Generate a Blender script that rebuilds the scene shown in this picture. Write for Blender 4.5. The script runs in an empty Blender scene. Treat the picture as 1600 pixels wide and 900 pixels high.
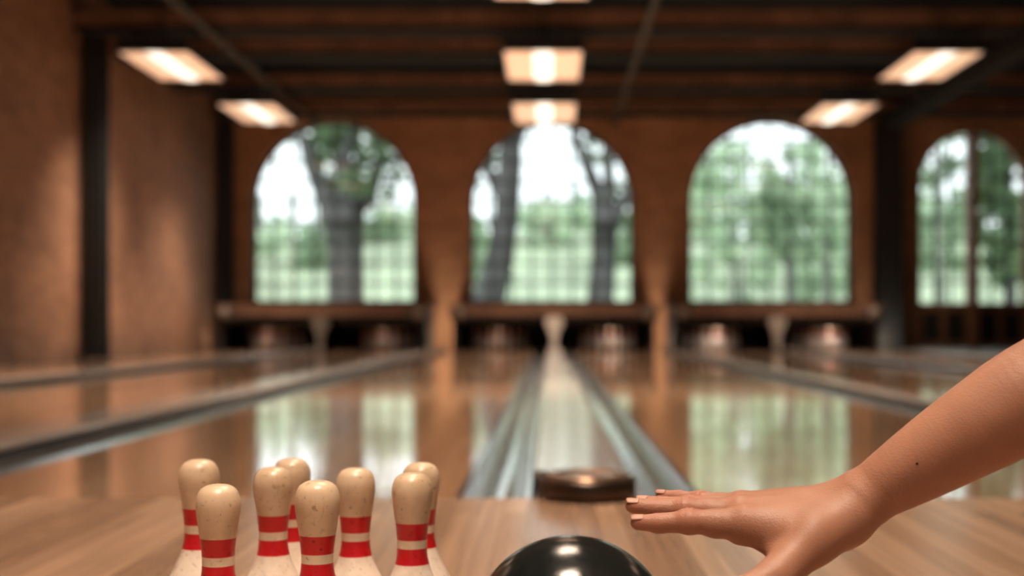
import bpy, bmesh, math, random
import numpy as np
from mathutils import Vector, Matrix

random.seed(7)
rng = np.random.default_rng(11)
PI = math.pi
scene = bpy.context.scene
COL = scene.collection

# ------------------------------------------------------------------ camera
F, CX, CY, H = 2080.0, 859.0, 509.0, 0.40      # focal length (px), vanishing point (px), eye height (m)
cam_d = bpy.data.cameras.new('camera')
cam = bpy.data.objects.new('camera', cam_d); COL.objects.link(cam)
cam.location = (0, 0, H); cam.rotation_euler = (PI / 2, 0, 0)
cam_d.sensor_width = 36; cam_d.lens = F / 1600 * 36
cam_d.shift_x = -(CX - 800) / 1600; cam_d.shift_y = (CY - 450) / 1600
cam_d.clip_start = 0.05; cam_d.clip_end = 400
cam_d.dof.use_dof = True; cam_d.dof.focus_distance = 1.2; cam_d.dof.aperture_fstop = 3.6
scene.camera = cam

def at(px, py, Y):
    """point at depth Y that the photograph shows at (px, py)"""
    return Vector(((px - CX) * Y / F, Y, H + (CY - py) * Y / F))

# ------------------------------------------------------------------ materials
def mat(name):
    m = bpy.data.materials.new(name); m.use_nodes = True
    nt = m.node_tree
    return m, nt, nt.nodes['Principled BSDF'], nt.nodes['Material Output']

def N(nt, typ, **kw):
    n = nt.nodes.new(typ)
    for k, v in kw.items():
        if k in n.inputs: n.inputs[k].default_value = v
        else: setattr(n, k, v)
    return n

def L(nt, a, b): nt.links.new(a, b)

def ramp(nt, fac, stops, interp='LINEAR'):
    r = nt.nodes.new('ShaderNodeValToRGB'); r.color_ramp.interpolation = interp
    el = r.color_ramp.elements
    while len(el) < len(stops): el.new(0.5)
    for e, (p, c) in zip(el, stops):
        e.position = p; e.color = (c[0], c[1], c[2], 1)
    L(nt, fac, r.inputs[0]); return r.outputs[0]

def plain(name, col, rough=0.5, metal=0.0, spec=0.5, noise=0.12, scale=14.0, bump=0.0):
    m, nt, b, o = mat(name)
    tc = N(nt, 'ShaderNodeTexCoord')
    nz = N(nt, 'ShaderNodeTexNoise', Scale=scale, Detail=5.0); L(nt, tc.outputs['Object'], nz.inputs['Vector'])
    c0 = [max(0, x * (1 - noise)) for x in col]; c1 = [min(1, x * (1 + noise)) for x in col]
    L(nt, ramp(nt, nz.outputs['Fac'], [(0.3, c0), (0.7, c1)]), b.inputs['Base Color'])
    b.inputs['Roughness'].default_value = rough; b.inputs['Metallic'].default_value = metal
    b.inputs['Specular IOR Level'].default_value = spec
    if bump:
        bp = N(nt, 'ShaderNodeBump', Strength=bump, Distance=0.01); L(nt, nz.outputs['Fac'], bp.inputs['Height'])
        L(nt, bp.outputs[0], b.inputs['Normal'])
    return m

def emissive(name, col, strength):
    m, nt, b, o = mat(name)
    b.inputs['Base Color'].default_value = (*col, 1); b.inputs['Roughness'].default_value = 0.5
    b.inputs['Emission Color'].default_value = (*col, 1); b.inputs['Emission Strength'].default_value = strength
    return m

def brick(name, axis, dark, light, mortar):
    """axis: which object axis runs along the wall"""
    m, nt, b, o = mat(name)
    tc = N(nt, 'ShaderNodeTexCoord'); sp = N(nt, 'ShaderNodeSeparateXYZ'); L(nt, tc.outputs['Object'], sp.inputs[0])
    cb = N(nt, 'ShaderNodeCombineXYZ'); L(nt, sp.outputs[axis], cb.inputs['X']); L(nt, sp.outputs['Z'], cb.inputs['Y'])
    br = N(nt, 'ShaderNodeTexBrick', Scale=1.0)
    br.inputs['Brick Width'].default_value = 0.24; br.inputs['Row Height'].default_value = 0.082
    br.inputs['Mortar Size'].default_value = 0.008; br.inputs['Bias'].default_value = 0.0
    br.inputs['Color1'].default_value = (*dark, 1); br.inputs['Color2'].default_value = (*light, 1); br.inputs['Mortar'].default_value = (*mortar, 1)
    L(nt, cb.outputs[0], br.inputs['Vector'])
    nz = N(nt, 'ShaderNodeTexNoise', Scale=1.3, Detail=6.0); L(nt, tc.outputs['Object'], nz.inputs['Vector'])
    v = ramp(nt, nz.outputs['Fac'], [(0.3, (0.72, 0.70, 0.70)), (0.7, (1.1, 1.08, 1.05))])
    mx = N(nt, 'ShaderNodeMix', data_type='RGBA', blend_type='MULTIPLY'); mx.inputs[0].default_value = 1.0
    L(nt, br.outputs['Color'], mx.inputs[6]); L(nt, v, mx.inputs[7]); L(nt, mx.outputs[2], b.inputs['Base Color'])
    bp = N(nt, 'ShaderNodeBump', Strength=0.5, Distance=0.01, invert=True); L(nt, br.outputs['Fac'], bp.inputs['Height']); L(nt, bp.outputs[0], b.inputs['Normal'])
    b.inputs['Roughness'].default_value = 0.72; b.inputs['Specular IOR Level'].default_value = 0.3
    return m

def boards(name, c_dark, c_mid, c_light, width, length, rough, spec, coat=0.0, coat_rough=0.08, gap=0.5, rvar=0.06):
    """boards running along Y"""
    m, nt, b, o = mat(name)
    tc = N(nt, 'ShaderNodeTexCoord'); sp = N(nt, 'ShaderNodeSeparateXYZ'); L(nt, tc.outputs['Object'], sp.inputs[0])
    cb = N(nt, 'ShaderNodeCombineXYZ'); L(nt, sp.outputs['Y'], cb.inputs['X']); L(nt, sp.outputs['X'], cb.inputs['Y'])
    br = N(nt, 'ShaderNodeTexBrick', Scale=1.0)
    br.inputs['Brick Width'].default_value = length; br.inputs['Row Height'].default_value = width
    br.inputs['Mortar Size'].default_value = 0.0011; br.inputs['Mortar Smooth'].default_value = 0.3
    br.inputs['Color1'].default_value = (0, 0, 0, 1); br.inputs['Color2'].default_value = (1, 1, 1, 1); br.inputs['Mortar'].default_value = (0.5, 0.5, 0.5, 1)
    L(nt, cb.outputs[0], br.inputs['Vector'])
    tone = ramp(nt, br.outputs['Color'], [(0.0, c_dark), (0.5, c_mid), (1.0, c_light)])
    mp = N(nt, 'ShaderNodeMapping'); mp.inputs['Scale'].default_value = (60, 1.6, 60); L(nt, tc.outputs['Object'], mp.inputs['Vector'])
    gr = N(nt, 'ShaderNodeTexNoise', Scale=1.0, Detail=6.0, Roughness=0.6, Distortion=0.6); L(nt, mp.outputs[0], gr.inputs['Vector'])
    g = ramp(nt, gr.outputs['Fac'], [(0.25, (0.74, 0.72, 0.70)), (0.75, (1.14, 1.13, 1.12))])
    mx = N(nt, 'ShaderNodeMix', data_type='RGBA', blend_type='MULTIPLY'); mx.inputs[0].default_value = 1.0
    L(nt, tone, mx.inputs[6]); L(nt, g, mx.inputs[7])
    mg = N(nt, 'ShaderNodeMix', data_type='RGBA', blend_type='MULTIPLY')
    ml = N(nt, 'ShaderNodeMath', operation='MULTIPLY'); ml.inputs[1].default_value = gap
    L(nt, br.outputs['Fac'], ml.inputs[0]); L(nt, ml.outputs[0], mg.inputs[0]); L(nt, mx.outputs[2], mg.inputs[6]); mg.inputs[7].default_value = (0.35, 0.3, 0.27, 1)
    L(nt, mg.outputs[2], b.inputs['Base Color'])
    n2 = N(nt, 'ShaderNodeTexNoise', Scale=2.2, Detail=5.0); L(nt, tc.outputs['Object'], n2.inputs['Vector'])
    mr = N(nt, 'ShaderNodeMapRange'); mr.inputs['To Min'].default_value = rough - rvar; mr.inputs['To Max'].default_value = rough + rvar
    L(nt, n2.outputs['Fac'], mr.inputs['Value']); L(nt, mr.outputs[0], b.inputs['Roughness'])
    b.inputs['Specular IOR Level'].default_value = spec
    b.inputs['Coat Weight'].default_value = coat; b.inputs['Coat Roughness'].default_value = coat_rough
    return m

M = {}
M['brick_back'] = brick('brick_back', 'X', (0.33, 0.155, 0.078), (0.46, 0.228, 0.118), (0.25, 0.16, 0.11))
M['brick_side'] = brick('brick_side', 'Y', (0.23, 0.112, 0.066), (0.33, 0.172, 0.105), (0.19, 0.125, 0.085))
M['lane'] = boards('lane_wood', (0.46, 0.265, 0.155), (0.54, 0.325, 0.195), (0.62, 0.385, 0.235), 0.028, 2.6, 0.12, 0.75, 0.9, 0.05)
M['approach'] = boards('approach_wood', (0.26, 0.155, 0.098), (0.36, 0.222, 0.142), (0.45, 0.285, 0.185), 0.05, 1.9, 0.25, 0.6, 0.0, 0.2, rvar=0.05)
M['slab'] = plain('grey_slab', (0.10, 0.09, 0.085), 0.3, 0, 0.5)
M['gutter'] = plain('gutter_metal', (0.38, 0.365, 0.355), 0.13, 0.85, 0.5, 0.1, 5)
M['cap'] = plain('divider_laminate', (0.27, 0.22, 0.19), 0.13, 0.0, 0.7, 0.12, 5)
M['cap_side'] = plain('divider_edge_rubber', (0.018, 0.018, 0.02), 0.45, 0, 0.4)
M['dark_plaster'] = plain('dark_plaster', (0.05, 0.045, 0.042), 0.85, 0, 0.2)
M['ceiling'] = plain('ceiling_paint', (0.008, 0.011, 0.013), 0.9, 0, 0.2)
M['beam'] = plain('beam_wood', (0.20, 0.105, 0.065), 0.6, 0, 0.4, 0.3, 3)
M['beam_dark'] = plain('beam_dark', (0.02, 0.021, 0.022), 0.85, 0, 0.1)
M['dark_metal'] = plain('dark_metal', (0.022, 0.025, 0.028), 0.5, 0.3, 0.4)
M['pipe'] = plain('pipe_metal', (0.06, 0.058, 0.055), 0.45, 0.4, 0.4)
M['frame'] = plain('window_frame_paint', (0.045, 0.05, 0.05), 0.5, 0, 0.4)
M['door_wood'] = plain('door_wood', (0.24, 0.11, 0.06), 0.5, 0, 0.4, 0.2, 5)
M['door_panel'] = plain('door_panel_paint', (0.02, 0.02, 0.021), 0.5, 0, 0.4)
M['black'] = plain('machine_black', (0.012, 0.013, 0.014), 0.6, 0, 0.3)
M['ledge'] = plain('ledge_wood', (0.12, 0.062, 0.040), 0.45, 0, 0.5, 0.25, 4)
M['post'] = plain('post_paint', (0.46, 0.42, 0.38), 0.4, 0, 0.5)
M['post_dark'] = plain('post_dark', (0.10, 0.085, 0.07), 0.5)
M['post_grey'] = plain('post_grey', (0.24, 0.21, 0.185), 0.45)
M['knob'] = plain('cap_metal', (0.17, 0.13, 0.10), 0.4, 0.2, 0.5)
M['bronze'] = plain('bronze', (0.075, 0.05, 0.038), 0.28, 0.75, 0.5, 0.2, 20)
M['bronze_sheen'] = plain('bronze_sheen', (0.34, 0.20, 0.12), 0.24, 0.8, 0.5, 0.25, 18)  # lighter bronze that paints the warm reflection onto the lid
M['diffuser'] = emissive('lamp_diffuser', (1.0, 0.68, 0.45), 0.72)
M['tube'] = emissive('lamp_tube', (1.0, 0.92, 0.78), 1.7)
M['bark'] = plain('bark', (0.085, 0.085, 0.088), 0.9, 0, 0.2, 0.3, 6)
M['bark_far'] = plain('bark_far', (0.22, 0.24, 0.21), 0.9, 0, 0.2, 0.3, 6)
M['lawn'] = plain('lawn_grass', (0.29, 0.345, 0.245), 0.9, 0, 0.1, 0.35, 0.35)

def leaf_mat(name, a, b_):
    m, nt, b, o = mat(name)
    tc = N(nt, 'ShaderNodeTexCoord'); nz = N(nt, 'ShaderNodeTexNoise', Scale=0.9, Detail=4.0); L(nt, tc.outputs['Object'], nz.inputs['Vector'])
    c = ramp(nt, nz.outputs['Fac'], [(0.35, a), (0.65, b_)])
    L(nt, c, b.inputs['Base Color']); b.inputs['Roughness'].default_value = 0.55; b.inputs['Specular IOR Level'].default_value = 0.3
    tr = N(nt, 'ShaderNodeBsdfTranslucent'); L(nt, c, tr.inputs['Color'])
    ms = N(nt, 'ShaderNodeMixShader'); ms.inputs[0].default_value = 0.45
    L(nt, b.outputs[0], ms.inputs[1]); L(nt, tr.outputs[0], ms.inputs[2]); L(nt, ms.outputs[0], o.inputs['Surface'])
    return m
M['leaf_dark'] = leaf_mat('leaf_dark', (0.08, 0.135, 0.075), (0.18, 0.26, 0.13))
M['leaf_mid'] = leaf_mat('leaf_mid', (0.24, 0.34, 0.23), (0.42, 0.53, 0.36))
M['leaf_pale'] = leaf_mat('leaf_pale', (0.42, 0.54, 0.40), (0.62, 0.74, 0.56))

def glass_mat():
    m, nt, b, o = mat('window_glass')
    t = N(nt, 'ShaderNodeBsdfTransparent'); t.inputs['Color'].default_value = (0.96, 0.98, 0.975, 1)
    g = N(nt, 'ShaderNodeBsdfGlossy', Roughness=0.02)
    ms = N(nt, 'ShaderNodeMixShader'); ms.inputs[0].default_value = 0.06
    L(nt, t.outputs[0], ms.inputs[1]); L(nt, g.outputs[0], ms.inputs[2]); L(nt, ms.outputs[0], o.inputs['Surface'])
    return m
M['glass'] = glass_mat()

def pin_mat():
    m, nt, b, o = mat('pin_paint')
    tc = N(nt, 'ShaderNodeTexCoord'); sp = N(nt, 'ShaderNodeSeparateXYZ'); L(nt, tc.outputs['Object'], sp.inputs[0])
    oi = N(nt, 'ShaderNodeObjectInfo')
    off = N(nt, 'ShaderNodeVectorMath', operation='ADD'); L(nt, tc.outputs['Object'], off.inputs[0])
    sc_ = N(nt, 'ShaderNodeVectorMath', operation='SCALE'); sc_.inputs[0].default_value = (7.3, 3.1, 0.0); L(nt, oi.outputs['Random'], sc_.inputs['Scale'])
    L(nt, sc_.outputs[0], off.inputs[1])
    P = off.outputs[0]
    mr = N(nt, 'ShaderNodeMapRange'); mr.inputs['From Min'].default_value = 0; mr.inputs['From Max'].default_value = 0.25
    L(nt, sp.outputs['Z'], mr.inputs['Value'])
    red, red2 = (0.56, 0.008, 0.014), (0.56, 0.008, 0.014)
    body, cream, head = (0.80, 0.67, 0.56), (0.74, 0.59, 0.44), (0.66, 0.49, 0.335)
    z = lambda v: v / 0.25
    stripes = ramp(nt, mr.outputs[0], [(0, body), (z(.1515), red), (z(.1680), cream), (z(.1775), red2), (z(.1945), head), (1.0, head)], 'CONSTANT')
    # grime on the paint: soft blotches, fine specks, vertical scratches
    n1 = N(nt, 'ShaderNodeTexNoise', Scale=26.0, Detail=8.0, Roughness=0.65); L(nt, P, n1.inputs['Vector'])
    d1 = ramp(nt, n1.outputs['Fac'], [(0.34, (0.78, 0.73, 0.68)), (0.56, (1, 1, 1))])
    n2 = N(nt, 'ShaderNodeTexNoise', Scale=170.0, Detail=4.0, Roughness=0.6); L(nt, P, n2.inputs['Vector'])
    d2 = ramp(nt, n2.outputs['Fac'], [(0.30, (0.42, 0.35, 0.30)), (0.40, (1, 1, 1))])
    vo = N(nt, 'ShaderNodeTexVoronoi', Scale=62.0); L(nt, P, vo.inputs['Vector'])
    d3 = ramp(nt, vo.outputs['Distance'], [(0.055, (0.34, 0.26, 0.21)), (0.115, (1, 1, 1))])
    sel = N(nt, 'ShaderNodeSeparateColor'); L(nt, vo.outputs['Color'], sel.inputs[0])
    gt = N(nt, 'ShaderNodeMath', operation='GREATER_THAN'); gt.inputs[1].default_value = 0.80; L(nt, sel.outputs[0], gt.inputs[0])
    mp = N(nt, 'ShaderNodeMapping'); mp.inputs['Scale'].default_value = (260, 260, 22); L(nt, P, mp.inputs['Vector'])
    n4 = N(nt, 'ShaderNodeTexNoise', Scale=1.0, Detail=3.0); L(nt, mp.outputs[0], n4.inputs['Vector'])
    d4 = ramp(nt, n4.outputs['Fac'], [(0.27, (0.72, 0.66, 0.60)), (0.36, (1, 1, 1))])
    cur = stripes
    for d, f in ((d1, 0.85), (d2, 0.8), (d3, None), (d4, 0.7)):
        mx = N(nt, 'ShaderNodeMix', data_type='RGBA', blend_type='MULTIPLY')
        if f is None: L(nt, gt.outputs[0], mx.inputs[0])
        else: mx.inputs[0].default_value = f
        L(nt, cur, mx.inputs[6]); L(nt, d, mx.inputs[7]); cur = mx.outputs[2]
    L(nt, cur, b.inputs['Base Color'])
    b.inputs['Roughness'].default_value = 0.36; b.inputs['Specular IOR Level'].default_value = 0.5
    b.inputs['Coat Weight'].default_value = 0.25; b.inputs['Coat Roughness'].default_value = 0.16
    bp = N(nt, 'ShaderNodeBump', Strength=0.12, Distance=0.002); L(nt, n2.outputs['Fac'], bp.inputs['Height']); L(nt, bp.outputs[0], b.inputs['Normal'])
    return m
M['pin'] = pin_mat()

def ball_mat():
    m, nt, b, o = mat('ball_resin')
    tc = N(nt, 'ShaderNodeTexCoord')
    nz = N(nt, 'ShaderNodeTexNoise', Scale=9.0, Detail=6.0, Roughness=0.6); L(nt, tc.outputs['Object'], nz.inputs['Vector'])
    L(nt, ramp(nt, nz.outputs['Fac'], [(0.35, (0.006, 0.008, 0.008)), (0.75, (0.020, 0.019, 0.016))]), b.inputs['Base Color'])
    # scuffs: thin arcs and dusty specks with a shape of their own
    wv = N(nt, 'ShaderNodeTexNoise', Scale=16.0, Detail=8.0, Roughness=0.75, Distortion=2.2); L(nt, tc.outputs['Object'], wv.inputs['Vector'])
    mr = N(nt, 'ShaderNodeMapRange'); mr.inputs['From Min'].default_value = 0.4; mr.inputs['From Max'].default_value = 0.75
    mr.inputs['To Min'].default_value = 0.11; mr.inputs['To Max'].default_value = 0.27
    L(nt, wv.outputs['Fac'], mr.inputs['Value']); L(nt, mr.outputs[0], b.inputs['Roughness'])
    bp = N(nt, 'ShaderNodeBump', Strength=0.10, Distance=0.002); L(nt, wv.outputs['Fac'], bp.inputs['Height']); L(nt, bp.outputs[0], b.inputs['Normal'])
    b.inputs['Specular IOR Level'].default_value = 0.6
    return m
M['ball'] = ball_mat()

def skin_mat():
    m, nt, b, o = mat('skin')
    tc = N(nt, 'ShaderNodeTexCoord')
    n1 = N(nt, 'ShaderNodeTexNoise', Scale=22.0, Detail=5.0); L(nt, tc.outputs['Object'], n1.inputs['Vector'])
    c = ramp(nt, n1.outputs['Fac'], [(0.3, (0.295, 0.135, 0.083)), (0.7, (0.355, 0.170, 0.108))])
    fa = N(nt, 'ShaderNodeAttribute', attribute_name='flush')          # redder skin over knuckles and fingertips
    mf = N(nt, 'ShaderNodeMix', data_type='RGBA', blend_type='MIX'); L(nt, fa.outputs['Fac'], mf.inputs[0]); L(nt, c, mf.inputs[6]); mf.inputs[7].default_value = (0.36, 0.125, 0.078, 1)
    L(nt, mf.outputs[2], b.inputs['Base Color'])
    b.inputs['Subsurface Weight'].default_value = 0.12; b.inputs['Subsurface Radius'].default_value = (0.010, 0.004, 0.002); b.inputs['Subsurface Scale'].default_value = 0.6
    b.inputs['Roughness'].default_value = 0.5; b.inputs['Specular IOR Level'].default_value = 0.4
    vo = N(nt, 'ShaderNodeTexVoronoi', Scale=620.0); L(nt, tc.outputs['Object'], vo.inputs['Vector'])
    n2 = N(nt, 'ShaderNodeTexNoise', Scale=260.0, Detail=4.0); L(nt, tc.outputs['Object'], n2.inputs['Vector'])
    ad = N(nt, 'ShaderNodeMath', operation='ADD'); L(nt, vo.outputs['Distance'], ad.inputs[0]); L(nt, n2.outputs['Fac'], ad.inputs[1])
    bp = N(nt, 'ShaderNodeBump', Strength=0.22, Distance=0.001); L(nt, ad.outputs[0], bp.inputs['Height']); L(nt, bp.outputs[0], b.inputs['Normal'])
    return m
M['skin'] = skin_mat()
M['nail'] = plain('nail', (0.37, 0.175, 0.122), 0.46, 0, 0.5, 0.06, 60)
M['mole'] = plain('mole', (0.035, 0.015, 0.012), 0.6, 0, 0.3)

# ------------------------------------------------------------------ mesh helpers
class MB:
    def __init__(s): s.v = []; s.f = []; s.smooth = []
    def add(s, vs, fs, smooth=False):
        k = len(s.v); s.v += [tuple(v) for v in vs]; s.f += [tuple(i + k for i in f) for f in fs]; s.smooth += [smooth] * len(fs); return s
    def box(s, x0, x1, y0, y1, z0, z1):
        v = [(x, y, z) for x in (x0, x1) for y in (y0, y1) for z in (z0, z1)]
        return s.add(v, [(0, 1, 3, 2), (4, 6, 7, 5), (0, 4, 5, 1), (2, 3, 7, 6), (0, 2, 6, 4), (1, 5, 7, 3)])
    def rbox(s, x0, x1, y0, y1, z0, z1, r, n=3):
        """box with rounded edges along Z and a chamfered top and bottom rim"""
        def ring(z, ins):
            out = []; rr = max(r - ins, 1e-4)
            for cx, cy, a0 in ((x1 - r, y1 - r, 0), (x0 + r, y1 - r, 90), (x0 + r, y0 + r, 180), (x1 - r, y0 + r, 270)):
                for i in range(n + 1):
                    a = math.radians(a0 + 90 * i / n); out.append((cx + rr * math.cos(a), cy + rr * math.sin(a), z))
            return out
        c = min(r * 0.5, (z1 - z0) * 0.3)
        rings = [ring(z0, c), ring(z0 + c, 0), ring(z1 - c, 0), ring(z1, c)]; m = len(rings[0])
        vs = [p for q in rings for p in q]; fs = []
        for k in range(3):
            for i in range(m): fs.append((k * m + i, k * m + (i + 1) % m, (k + 1) * m + (i + 1) % m, (k + 1) * m + i))
        fs += [tuple(reversed(range(m))), tuple(range(3 * m, 4 * m))]
        return s.add(vs, fs)
    def prism_y(s, pts, y0, y1):
        """outline pts (x, z), extruded from y0 to y1"""
        n = len(pts); vs = [(x, y0, z) for x, z in pts] + [(x, y1, z) for x, z in pts]
        fs = [tuple(range(n)), tuple(reversed(range(n, 2 * n)))] + [(i, i + n, (i + 1) % n + n, (i + 1) % n) for i in range(n)]
        return s.add(vs, fs)
    def tube(s, pts, rads, seg=12, cap=True):
        pts = [Vector(p) for p in pts]; n = len(pts); vs = []; fs = []
        up = Vector((0.13, 0.2, 1)).normalized()
        for i, p in enumerate(pts):
            d = (pts[min(i + 1, n - 1)] - pts[max(i - 1, 0)]).normalized()
            a = d.cross(up if abs(d.dot(up)) < 0.95 else Vector((1, 0, 0))).normalized(); b = d.cross(a)
            r = rads[i] if hasattr(rads, '__len__') else rads
            for k in range(seg):
                t = 2 * PI * k / seg; vs.append(p + a * (r * math.cos(t)) + b * (r * math.sin(t)))
        for i in range(n - 1):
            for k in range(seg):
                fs.append((i * seg + k, i * seg + (k + 1) % seg, (i + 1) * seg + (k + 1) % seg, (i + 1) * seg + k))
        if cap: fs += [tuple(range(seg)), tuple(reversed(range((n - 1) * seg, n * seg)))]
        return s.add(vs, fs, True)
    def lathe(s, prof, seg=48, cx=0, cy=0, sx=1, sy=1, smooth=True):
        vs = []; fs = []; n = len(prof)
        for r, z in prof:
            for k in range(seg):
                t = 2 * PI * k / seg; vs.append((cx + sx * r * math.cos(t), cy + sy * r * math.sin(t), z))
        for i in range(n - 1):
            for k in range(seg):
                fs.append((i * seg + k, i * seg + (k + 1) % seg, (i + 1) * seg + (k + 1) % seg, (i + 1) * seg + k))
        fs += [tuple(reversed(range(seg))), tuple(range((n - 1) * seg, n * seg))]
        return s.add(vs, fs, smooth)
    def build(s, name, m, parent=None, loc=(0, 0, 0)):
        me = bpy.data.meshes.new(name); me.from_pydata(s.v, [], s.f); me.update()
        me.polygons.foreach_set('use_smooth', s.smooth)
        me.materials.append(m)
        o = bpy.data.objects.new(name, me); COL.objects.link(o); o.location = loc
        if parent: o.parent = parent
        return o

def tag(o, label=None, cat=None, group=None, kind=None):
    if label: o['label'] = label
    if cat: o['category'] = cat
    if group: o['group'] = group
    if kind: o['kind'] = kind
    return o

def empty(name, loc=(0, 0, 0)):
    o = bpy.data.objects.new(name, None); COL.objects.link(o); o.location = loc; o.empty_display_size = 0.1
    return o

def copy_tree(o, loc, parent=None):
    c = o.copy(); COL.objects.link(c)
    if parent is None: c.location = loc
    else: c.parent = parent
    for ch in list(o.children): copy_tree(ch, None, c)
    return c

def spline(pts, n):
    """Catmull-Rom through (a, b) points"""
    P = [np.array(p, float) for p in pts]; P = [2 * P[0] - P[1]] + P + [2 * P[-1] - P[-2]]; out = []
    for i in range(1, len(P) - 2):
        for k in range(n):
            t = k / n; a, b, c, d = P[i - 1:i + 3]
            out.append(tuple(0.5 * (2 * b + (c - a) * t + (2 * a - 5 * b + 4 * c - d) * t * t + (3 * b - a - 3 * c + d) * t ** 3)))
    out.append(tuple(P[-2])); return out

# ------------------------------------------------------------------ the room shell
XL, XR, YB, YF, ZC = -5.72, 9.3, 23.1, -6.0, 4.55
FOUL = 3.09
o = MB().box(XL - 0.3, XR + 0.3, FOUL, YB + 0.45, -0.32, -0.12).build('floor', M['slab']); tag(o, kind='structure')
o = MB().box(XL - 0.3, XR + 0.3, YF - 0.3, FOUL, -0.32, 0.0).build('floor_approach', M['approach'])
tag(o, 'wide muted brown board floor in front of the lanes', kind='structure')
o = MB().box(5.35, XR, FOUL, YB, -0.12, 0.0).build('floor_side', M['slab']); tag(o, kind='structure')
o = MB().box(XL - 0.3, XR + 0.3, YF - 0.3, YB + 0.45, ZC, ZC + 0.2).build('ceiling', M['ceiling']); tag(o, kind='structure')
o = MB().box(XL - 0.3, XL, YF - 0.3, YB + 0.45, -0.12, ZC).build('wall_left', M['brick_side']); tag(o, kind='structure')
o = MB().box(XR, XR + 0.3, YF - 0.3, YB + 0.45, -0.12, ZC).build('wall_right', M['dark_plaster']); tag(o, kind='structure')
o = MB().box(XL, XR, YF - 0.3, YF, 0.0, ZC).build('wall_front', M['dark_plaster']); tag(o, kind='structure')

# back wall with four arched openings: (centre x, half width, bottom, spring)
OPEN = [(-3.76, 1.42, 0.79, 2.55), (0.04, 1.42, 0.79, 2.53), (3.84, 1.42, 0.79, 2.56), (7.37, 0.98, 0.0, 2.86)]
w = MB(); y0, y1 = YB, YB + 0.45
def seg_arch(cx, hw, sp, n=28): return [(cx - hw * math.cos(PI * i / n), sp + hw * math.sin(PI * i / n)) for i in range(n + 1)]
prev = XL
for cx, hw, zb, sp in OPEN:
    w.box(prev, cx - hw, y0, y1, -0.12, ZC)
    if zb > 0: w.box(cx - hw, cx + hw, y0, y1, -0.12, zb)
    a = seg_arch(cx, hw, sp)
    for p, q in zip(a[:-1], a[1:]): w.prism_y([p, q, (q[0], ZC), (p[0], ZC)], y0, y1)
    prev = cx + hw
w.box(prev, XR, y0, y1, -0.12, ZC)
tag(w.build('wall_back', M['brick_back']), kind='structure')

def arch_ring(mb, cx, hw, zb, sp, t, ya, yb, n=28):
    """frame of thickness t that lines the opening"""
    out = [(cx - hw, zb)] + seg_arch(cx, hw, sp, n) + [(cx + hw, zb)]
    inn = [(cx - hw + t, zb)] + seg_arch(cx, hw - t, sp, n) + [(cx + hw - t, zb)]
    for i in range(len(out) - 1): mb.prism_y([out[i], out[i + 1], inn[i + 1], inn[i]], ya, yb)

def chord(cx, hw, sp, x): return sp + math.sqrt(max(hw * hw - (x - cx) ** 2, 0))

for k, (cx, hw, zb, sp) in enumerate(OPEN[:3]):
    root = empty('window_%d' % (k + 1), (cx, YB + 0.22, zb)); tag(root, ('arched many-paned window, the left one of three', 'arched many-paned window straight above the central divider', 'arched many-paned window filled with pale foliage, right of the middle one')[k], kind='structure')
    inv = (-cx, -(YB + 0.22), -zb)
    f = MB(); arch_ring(f, cx, hw, zb, sp, 0.05, YB + 0.18, YB + 0.28); f.box(cx - hw, cx + hw, YB + 0.18, YB + 0.28, zb, zb + 0.05)
    f.build('window_frame', M['frame'], root, inv)
    g = MB(); nx = 8
    for i in range(1, nx):
        x = cx - hw + 2 * hw * i / nx; t = 0.019
        g.box(x - t, x + t, YB + 0.205, YB + 0.245, zb + 0.04, chord(cx, hw - 0.03, sp, x))
    z = zb + 0.355
    while z < sp + hw - 0.12:
        h_ = hw if z < sp else math.sqrt(max(hw * hw - (z - sp) ** 2, 0))
        g.box(cx - h_ + 0.03, cx + h_ - 0.03, YB + 0.205, YB + 0.245, z - 0.018, z + 0.018); z += 0.355
    g.build('muntin_grid', M['frame'], root, inv)
    p = MB(); p.prism_y([(cx - hw + 0.04, zb + 0.04)] + seg_arch(cx, hw - 0.04, sp) + [(cx + hw - 0.04, zb + 0.04)], YB + 0.222, YB + 0.228)
    p.build('window_glass', M['glass'], root, inv)
    tag(MB().box(cx - hw - 0.06, cx + hw + 0.06, YB - 0.05, YB + 0.17, zb - 0.05, zb).build('window_sill', M['ledge'], root, inv))

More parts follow.
